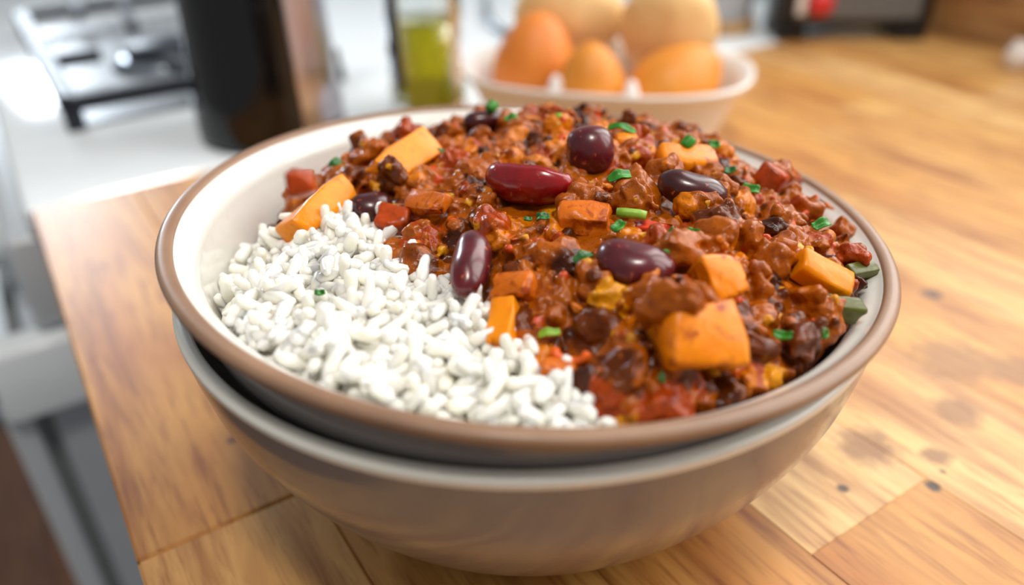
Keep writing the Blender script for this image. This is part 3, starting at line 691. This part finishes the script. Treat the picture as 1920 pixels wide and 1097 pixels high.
for layer, (step, r0, r1) in enumerate(((0.0058, 0.0020, 0.0058), (0.0058, 0.0014, 0.0036), (0.0044, 0.0008, 0.0018))):
    for gx in np.arange(-0.078, 0.078, step):
        for gy in np.arange(-0.078, 0.078, step):
            x, y = gx + rng.uniform(-0.5, 0.5) * step, gy + rng.uniform(-0.5, 0.5) * step
            r = r0 + (r1 - r0) * rng.random() ** 1.7
            if y > 0.02: r = min(r, 0.0034)
            if not chilli_ok(np.array([x]), np.array([y]), r * 1.1)[0]: continue
            if bdist(np.array([x]), np.array([y]))[0] < -0.0012 + 0.2 * r: continue
            z = float(Sz(x, y)) + (rng.uniform(-0.6, 0.45) * r if layer == 0 else rng.uniform(-0.2, 0.7) * r)
            if layer > 0 and rng.random() < 0.3: continue
            if layer == 2: z = HM[int((x + 0.082) / 0.0005), int((y + 0.082) / 0.0005)] - 0.15 * r
            c = np.array([x, y, z])
            if not free(c, r): continue
            add_lump(c, r, PAL[rng.choice(7, p=PW)])
n_main = len(LC)
# sauce clinging to beans and cubes
for px, py, rr, lift, ci in ((1318, 378, 0.0034, 0.004, 0), (1345, 360, 0.0024, 0.0045, 4), (1290, 388, 0.0026, 0.003, 2), (1262, 578, 0.0042, 0.0090, 0), (1300, 562, 0.0040, 0.0085, 0), (1330, 575, 0.003, 0.0085, 4),
                           (1270, 475, 0.0044, 0.003, 4), (1235, 455, 0.0032, 0.003, 3), (1180, 448, 0.0028, 0.003, 2), (1215, 540, 0.0026, 0.004, 0), (1190, 492, 0.0014, 0.0055, 2), (1165, 480, 0.001, 0.0052, 6),
                           (1225, 510, 0.001, 0.0055, 2), (735, 320, 0.0035, 0.0045, 1), (760, 250, 0.0048, 0.004, 3), (700, 290, 0.0038, 0.0035, 0), (560, 345, 0.0042, 0.003, 3), (680, 285, 0.0034, 0.003, 1), (1050, 222, 0.0032, 0.005, 3),
                           (1045, 240, 0.0030, 0.004, 2), (960, 228, 0.0036, 0.003, 0), (1330, 470, 0.0040, 0.003, 0), (920, 425, 0.003, 0.003, 3), (1460, 325, 0.0036, 0.003, 0), (1600, 480, 0.003, 0.002, 3), (1575, 440, 0.0034, 0.002, 0)):
    p = hit_food(px, py, lift) - np.array([0, 0, ZR]); add_lump(p, rr, PAL[ci])
# fine seeds and crumbs of pepper
YEL = [lin(214, 146, 24), lin(206, 110, 22), lin(196, 70, 22), lin(170, 90, 30)]
for k in range(950):
    x, y = rng.uniform(-0.07, 0.075), rng.uniform(-0.075, 0.072)
    if not chilli_ok(np.array([x]), np.array([y]), 0.004)[0]: continue
    r = rng.uniform(0.0004, 0.0011); z = HM[int((x + 0.082) / 0.0005), int((y + 0.082) / 0.0005)] - 0.2 * r
    c = np.array([x, y, z])
    if free(c, r): add_lump(c, r, YEL[rng.choice(4)], False)
# body of sauce under the pieces
g = np.arange(-0.08, 0.0801, 0.0016); n = len(g); X, Y = np.meshgrid(g, g, indexing='ij'); TZ = Sz(X, Y) + 0.0006 * vnoise(np.stack([X.ravel() * 260, Y.ravel() * 260, X.ravel() * 0], -1), 8).reshape(X.shape)
OKc = chilli_ok(X, Y, 0.0012)
rad = np.hypot(X, Y); tilt = rim_dz(X, Y); zwall = np.interp(rad + 0.002, UIs[::-1, 0], UIs[::-1, 1]) + tilt
BZ = np.minimum(np.maximum(TZ - 0.018, zwall), TZ - 0.0012)
idt = -np.ones((n, n), int); sv, sf = [], []
for i in range(n):
    for j in range(n):
        if OKc[i, j]: idt[i, j] = len(sv); sv.append((X[i, j], Y[i, j], TZ[i, j])); sv.append((X[i, j], Y[i, j], BZ[i, j]))
edge = {}
for i in range(n - 1):
    for j in range(n - 1):
        q = [idt[i, j], idt[i + 1, j], idt[i + 1, j + 1], idt[i, j + 1]]
        if min(q) >= 0:
            sf.append((q[0], q[1], q[2], q[3])); sf.append((q[3] + 1, q[2] + 1, q[1] + 1, q[0] + 1))
            for a, b in zip(q, q[1:] + q[:1]):
                if (b, a) in edge: del edge[(b, a)]
                else: edge[(a, b)] = 1
for a, b in edge: sf.append((b, a, a + 1, b + 1))
allv = np.vstack([np.array(sv)] + VS); off = len(sv)
allf = [tuple(q) for q in sf] + [tuple(q) for q in (np.vstack(FS) + off).tolist()]
me = bpy.data.meshes.new('tmp'); me.from_pydata(allv.tolist(), [], allf); me.update()
tmp = bpy.data.objects.new('tmp', me); C.objects.link(tmp)
rm = tmp.modifiers.new('r', 'REMESH'); rm.mode = 'VOXEL'; rm.voxel_size = 0.00038
sm = tmp.modifiers.new('s', 'SMOOTH'); sm.factor = 0.5; sm.iterations = 2
dg = bpy.context.evaluated_depsgraph_get(); dg.update()
me2 = bpy.data.meshes.new_from_object(tmp.evaluated_get(dg)); bpy.data.objects.remove(tmp); bpy.data.meshes.remove(me)
N = len(me2.vertices); co = np.empty(N * 3); me2.vertices.foreach_get('co', co); co = co.reshape(-1, 3)
nr = np.empty(N * 3); me2.vertices.foreach_get('normal', nr); nr = nr.reshape(-1, 3)
rgh = np.clip(0.5 + 0.9 * vnoise(co * 130, 24), 0.15, 1.2)
disp = 0.00042 * vnoise(co * 380, 21) + 0.00034 * rgh * vnoise(co * 780, 22) + 0.00010 * rgh * vnoise(co * 1500, 23)
kd = KDTree(len(LC))
for i, c in enumerate(LC): kd.insert(c, i)
kd.balance()
cols = np.empty((N, 4)); LRa = np.array(LR); LKa = np.array(LK); sauce = np.array(PAL[0])
up = co[:, 2]
for i in range(N):
    best, bi = 9, -1
    for p, j, d in kd.find_n(co[i], 6):
        t_ = d / LRa[j]
        if t_ < best: best, bi = t_, j
    wgt = min(1.0, max(0.0, (1.75 - best) / 0.5)); cols[i] = LKa[bi] * wgt + sauce * (1 - wgt)
co = inside(co + nr * disp[:, None]); co[:, 2] += ZR
me2.vertices.foreach_set('co', co.ravel())
ca = me2.color_attributes.new('piece_colour', 'FLOAT_COLOR', 'POINT'); ca.data.foreach_set('color', cols.astype(np.float32).ravel()); me2.update()
t = NT('chilli_sauce'); at = t.n('ShaderNodeAttribute', attribute_name='piece_colour'); cod = t.coord()
n1 = t.noise(260, 5, 0.65, cod, 0.4); n2 = t.noise(1500, 3, 0.6, cod); n3 = t.noise(90, 3, 0.6, cod)
a = t.ramp(n1.outputs['Fac'], [(0.3, lin(178, 150, 140)), (0.5, (1, 1, 1, 1)), (0.72, lin(255, 255, 220))])
c1 = t.mix(0.8, at.outputs['Color'], a.outputs[0], 'MULTIPLY')
b = t.ramp(n1.outputs['Fac'], [(0.62, (0, 0, 0, 1)), (0.76, (0.55, 0.55, 0.55, 1))]); c1 = t.mix(b.outputs[0], c1, lin(206, 104, 12))
d_ = t.ramp(n2.outputs['Fac'], [(0.30, lin(120, 70, 40)), (0.42, (1, 1, 1, 1))]); c1 = t.mix(0.5, c1, d_.outputs[0], 'MULTIPLY')
t.l(c1, t.p.inputs['Base Color'])
rr = t.n('ShaderNodeMapRange'); t.l(n3.outputs['Fac'], rr.inputs[0]); rr.inputs[1].default_value = 0.35; rr.inputs[2].default_value = 0.65; rr.inputs[3].default_value = 0.08; rr.inputs[4].default_value = 0.27
t.l(rr.outputs[0], t.p.inputs['Roughness']); t.set(Specular_IOR_Level=0.28)
t.bump(n2.outputs['Fac'], 0.35, 0.0004)
o = link('chilli', me2, t.m); tag(o, 'thick orange-brown minced meat chilli heaped beside the white rice', 'chilli', kind='stuff')

# ------------------------------------------------------------------ rice
nu, nvv = 7, 8; gt, gf = [], []
for i in range(nu + 1):
    a = math.pi * i / nu; x = -math.cos(a); r = (math.sin(a) ** 0.48) if 0 < i < nu else 0.0
    for k in range(nvv):
        b_ = 2 * math.pi * k / nvv; gt.append((x, math.cos(b_) * r, math.sin(b_) * r))
for i in range(nu):
    for k in range(nvv): gf.append((i * nvv + k, i * nvv + (k + 1) % nvv, (i + 1) * nvv + (k + 1) % nvv, (i + 1) * nvv + k))
gt = np.array(gt); gf = np.array(gf); rv, rf = [], []; nt = 0
def rice_ok(x, y, pad):
    z = float(Rz(np.array([x]), np.array([y]))[0]); return bdist(np.array([x]), np.array([y]))[0] < 0.0012 and math.hypot(x, y) < wall_r(z - rim_dz(x, y)) - pad
def grain(x, y, z, tilt, L=None):
    global nt
    L = L or rng.uniform(0.0026, 0.0044); W_ = rng.uniform(0.00115, 0.0015)
    V = gt * np.array([L, W_, W_ * rng.uniform(0.8, 1)]); V[:, 1:] *= (1 + rng.uniform(-90, 90) * V[:, :1] + rng.uniform(-0.12, 0.12) * np.sin(V[:, :1] * 1500)); V[:, 1] += rng.uniform(-1, 1) * 60 * V[:, 0] ** 2
    m_ = Matrix.Rotation(rng.uniform(0, 6.283), 3, 'Z') @ Matrix.Rotation(tilt, 3, 'Y') @ Matrix.Rotation(rng.uniform(0, 6.283), 3, 'X')
    V = V @ np.array(m_).T + np.array([x, y, z + ZR]); rv.append(V); rf.append(gf + nt); nt += len(V)
for layer, (step, dz, tl) in enumerate(((0.0029, -0.0016, 0.4), (0.0030, 0.0, 0.6), (0.0038, 0.0014, 0.75), (0.0052, 0.0028, 0.9))):
    for gx in np.arange(-0.078, 0.03, step):
        for gy in np.arange(-0.078, 0.02, step):
            x, y = gx + rng.uniform(-0.5, 0.5) * step, gy + rng.uniform(-0.5, 0.5) * step
            if not rice_ok(x, y, 0.0015): continue
            if layer == 3 and rng.random() < 0.35: continue
            grain(x, y, float(Rz(np.array([x]), np.array([y]))[0]) + dz + rng.uniform(-0.0006, 0.0006), rng.normal() * tl)
# close white mass under the loose grains
g = np.arange(-0.08, 0.04, 0.002); n = len(g); X, Y = np.meshgrid(g, g, indexing='ij'); TZ = Rz(X, Y) - 0.0016
OKr = (bdist(X, Y) < 0.006) & (np.hypot(X, Y) < wall_r(TZ - rim_dz(X, Y)) + 0.0025)
ids = -np.ones((n, n), int); bv, bf = [], []
for i in range(n):
    for j in range(n):
        if OKr[i, j]: ids[i, j] = len(bv); bv.append((X[i, j], Y[i, j], TZ[i, j] + ZR))
for i in range(n - 1):
    for j in range(n - 1):
        q = [ids[i, j], ids[i + 1, j], ids[i + 1, j + 1], ids[i, j + 1]]
        if min(q) >= 0: bf.append(q)
V = np.vstack(rv + [np.array(bv)]); Fq = np.vstack(rf + [np.array(bf) + nt])
t = NT('cooked_rice'); n1 = t.noise(300, 3, vec=t.coord()); r = t.ramp(n1.outputs['Fac'], [(0.3, lin(247, 241, 222)), (0.7, lin(253, 251, 244))])
t.l(r.outputs[0], t.p.inputs['Base Color']); t.set(Roughness=0.34, Subsurface_Weight=0.5, Subsurface_Scale=0.0026, Subsurface_Radius=(1, 0.92, 0.7), Coat_Weight=0.1, Coat_Roughness=0.2)
V = inside(V - np.array([0, 0, ZR])) + np.array([0, 0, ZR]); o = pydata('rice', V, Fq, t.m); tag(o, 'fluffy white long grain rice beside the chilli', 'rice', kind='stuff')

# ------------------------------------------------------------------ chopped herbs
def herbmat(name, a, b):
    t = NT(name); n1 = t.noise(500, 3, vec=t.coord()); r = t.ramp(n1.outputs['Fac'], [(0.3, a), (0.7, b)]); t.l(r.outputs[0], t.p.inputs['Base Color'])
    t.set(Roughness=0.4); t.bump(n1.outputs['Fac'], 0.3, 0.0004); return t.m
M['herb'] = herbmat('green_herb', lin(30, 104, 14), lin(62, 150, 34)); M['herb_dark'] = herbmat('dark_green_herb', lin(24, 78, 20), lin(44, 112, 34)); M['herb_pale'] = herbmat('pale_green_onion', lin(118, 160, 28), lin(150, 186, 60))
def leaf(seed, L, W, curl):
    """small torn leaf scrap: folded, ragged and with real thickness"""
    r_ = random.Random(seed); n = 7; v, f = [], []
    for i in range(n):
        x = (i / (n - 1) - 0.5) * L
        for k in range(5):
            y = (k / 4 - 0.5) * W * (0.65 + 0.35 * math.sin(math.pi * (i + 0.6) / n)) + r_.uniform(-0.1, 0.1) * W
            v.append((x + r_.uniform(-0.05, 0.05) * L, y, curl * abs(y) * 1.2 + 0.18 * L * math.sin(i * 1.1 + seed) * 0.6 + r_.uniform(-0.05, 0.05) * W))
    for i in range(n - 1):
        for k in range(4): f.append((i * 5 + k, (i + 1) * 5 + k, (i + 1) * 5 + k + 1, i * 5 + k + 1))
    return v, f
def herb(px, py, wpx, hpx, kind, mat, label, lift=0.0042, seed=0, ang=0.0, group='chopped green herbs on the food'):
    p = hit_food(px, py, lift)
    hz = HM[min(327, max(0, int((p[0] + 0.082) / 0.0005))), min(327, max(0, int((p[1] + 0.082) / 0.0005)))] + ZR
    s = scale_at(p); L, W = wpx * s, hpx * s
    if kind == 'ring':
        ro, ri, h = L / 2 * 0.8, L / 2 * 0.42, max(W, 0.0016)
        v, f = lathe(spline([(ri, -h / 2), (ro * 0.95, -h / 2), (ro, 0), (ro * 0.95, h / 2), (ri, h / 2), (ri * 0.9, 0), (ri, -h / 2)], 2), 18)
        o = pydata('herb_piece', v, f, M[mat])
    elif kind == 'stem':
        v, f = tube([(-L / 2, 0, 0), (-L / 4, 0, 0.0002), (L / 4, 0.0001, 0.0002), (L / 2, 0, 0)], W / 2, 12); o = pydata('herb_piece', v, f, M[mat])
    else:
        v, f = leaf(seed, L, W, 0.5); o = pydata('herb_piece', v, f, M[mat]); md = o.modifiers.new('thickness', 'SOLIDIFY'); md.thickness = 0.00045; md.offset = 0
        o.modifiers.new('round', 'SUBSURF').levels = 1; o.modifiers['round'].render_levels = 1
    nn = normal(p); vdir = Vector(CAM - p).normalized(); rz_ = random.Random(seed); zz = (nn * 0.6 + vdir * (0.45 if kind != 'ring' else 0.1) + Vector((rz_.uniform(-1, 1), rz_.uniform(-1, 1), 0)) * (0.35 if kind != 'ring' else 0.8)).normalized()
    xx = Vector(CR); xx = (xx - zz * xx.dot(zz)).normalized(); xx = Matrix.Rotation(ang, 3, zz) @ xx; yy = zz.cross(xx)
    mm = Matrix(((xx.x, yy.x, zz.x), (xx.y, yy.y, zz.y), (xx.z, yy.z, zz.z))).to_4x4(); mm.translation = Vector(p); o.matrix_world = mm
    tag(o, label, 'herb', group)
herb(630, 310, 34, 18, 'ring', 'herb_dark', 'dark green herb ring next to the cream bowl wall', seed=1)
herb(922, 200, 26, 18, 'ring', 'herb', 'green herb ring on top of the nearly black bean', seed=2, lift=0.0068)
herb(958, 222, 26, 16, 'leaf', 'herb', 'green herb scrap just beside the nearly black bean', seed=3, lift=0.005)
herb(1046, 226, 18, 26, 'leaf', 'herb_pale', 'pale green scrap on an upright mince lump by the far rim', seed=4, lift=0.006)
herb(1165, 242, 54, 18, 'leaf', 'herb', 'long green leaf scrap behind the plump purple bean', seed=5, lift=0.006, ang=-0.2)
herb(1290, 268, 30, 22, 'ring', 'herb', 'round green onion slice near the far rim of the chilli', seed=6, lift=0.005)
herb(1338, 272, 24, 16, 'leaf', 'herb', 'green herb scrap beside the round onion slice by the far rim', seed=7, lift=0.004); herb(1370, 322, 24, 20, 'leaf', 'herb_dark', 'dark green scrap beyond the dark sauced bean', seed=8)
herb(1408, 356, 32, 20, 'leaf', 'herb', 'folded green scrap between the dark sauced bean and the red tomato piece', seed=9, ang=-0.4); herb(1540, 421, 38, 22, 'leaf', 'herb', 'bright green flat scrap near the taupe bowl wall', seed=10, ang=0.4)
herb(1162, 331, 46, 22, 'leaf', 'herb', 'wide green leaf scrap beside the split red bean', seed=11, ang=0.25, lift=0.0050)
herb(1184, 402, 54, 19, 'stem', 'herb_pale', 'pale green spring onion stem piece in the middle of the chilli', seed=12, ang=-0.22, lift=0.0052)
herb(1160, 426, 30, 22, 'leaf', 'herb', 'green leaf scrap just below the pale spring onion stem', seed=13, ang=0.8); herb(1254, 442, 34, 22, 'leaf', 'herb', 'green leaf scrap at the end of the red pepper strip', seed=14, ang=0.4)
herb(1242, 478, 24, 20, 'leaf', 'herb', 'green scrap on the large flecked bean', seed=15, lift=0.006); herb(1306, 438, 38, 18, 'leaf', 'herb', 'long green leaf scrap above the yellow-orange squash cube', seed=16, ang=-0.5)
herb(1095, 484, 40, 26, 'leaf', 'herb_dark', 'curly dark green parsley scrap beside the large flecked bean', seed=17, ang=0.6); herb(1018, 408, 26, 20, 'leaf', 'herb_dark', 'dark green leaf scrap below the tip of the split red bean', seed=18)
herb(852, 295, 22, 12, 'leaf', 'herb_dark', 'tiny dark green fleck beside the long squash wedge', seed=19); herb(828, 283, 18, 10, 'leaf', 'herb_dark', 'tiny dark green fleck beside the long squash wedge', seed=20); herb(1470, 630, 38, 18, 'leaf', 'herb', 'flat green leaf scrap between the largest squash cube and the bright onion slice', seed=21, ang=-0.35)
herb(1540, 625, 26, 20, 'ring', 'herb', 'bright green onion slice below the olive green pepper', seed=22); herb(1240, 711, 12, 24, 'leaf', 'herb_dark', 'upright dark green sliver at the foot of the largest squash cube', seed=23)
herb(1030, 625, 44, 18, 'leaf', 'herb_pale', 'pale green onion scrap above the carrot crescent', seed=24, ang=0.1); herb(990, 412, 16, 12, 'leaf', 'herb_dark', 'tiny dark green fleck beside the leaf scrap below the split red bean', seed=25)
herb(600, 549, 20, 12, 'leaf', 'herb', 'single green herb scrap lying on the white rice', seed=26, ang=0.3, lift=0.004)
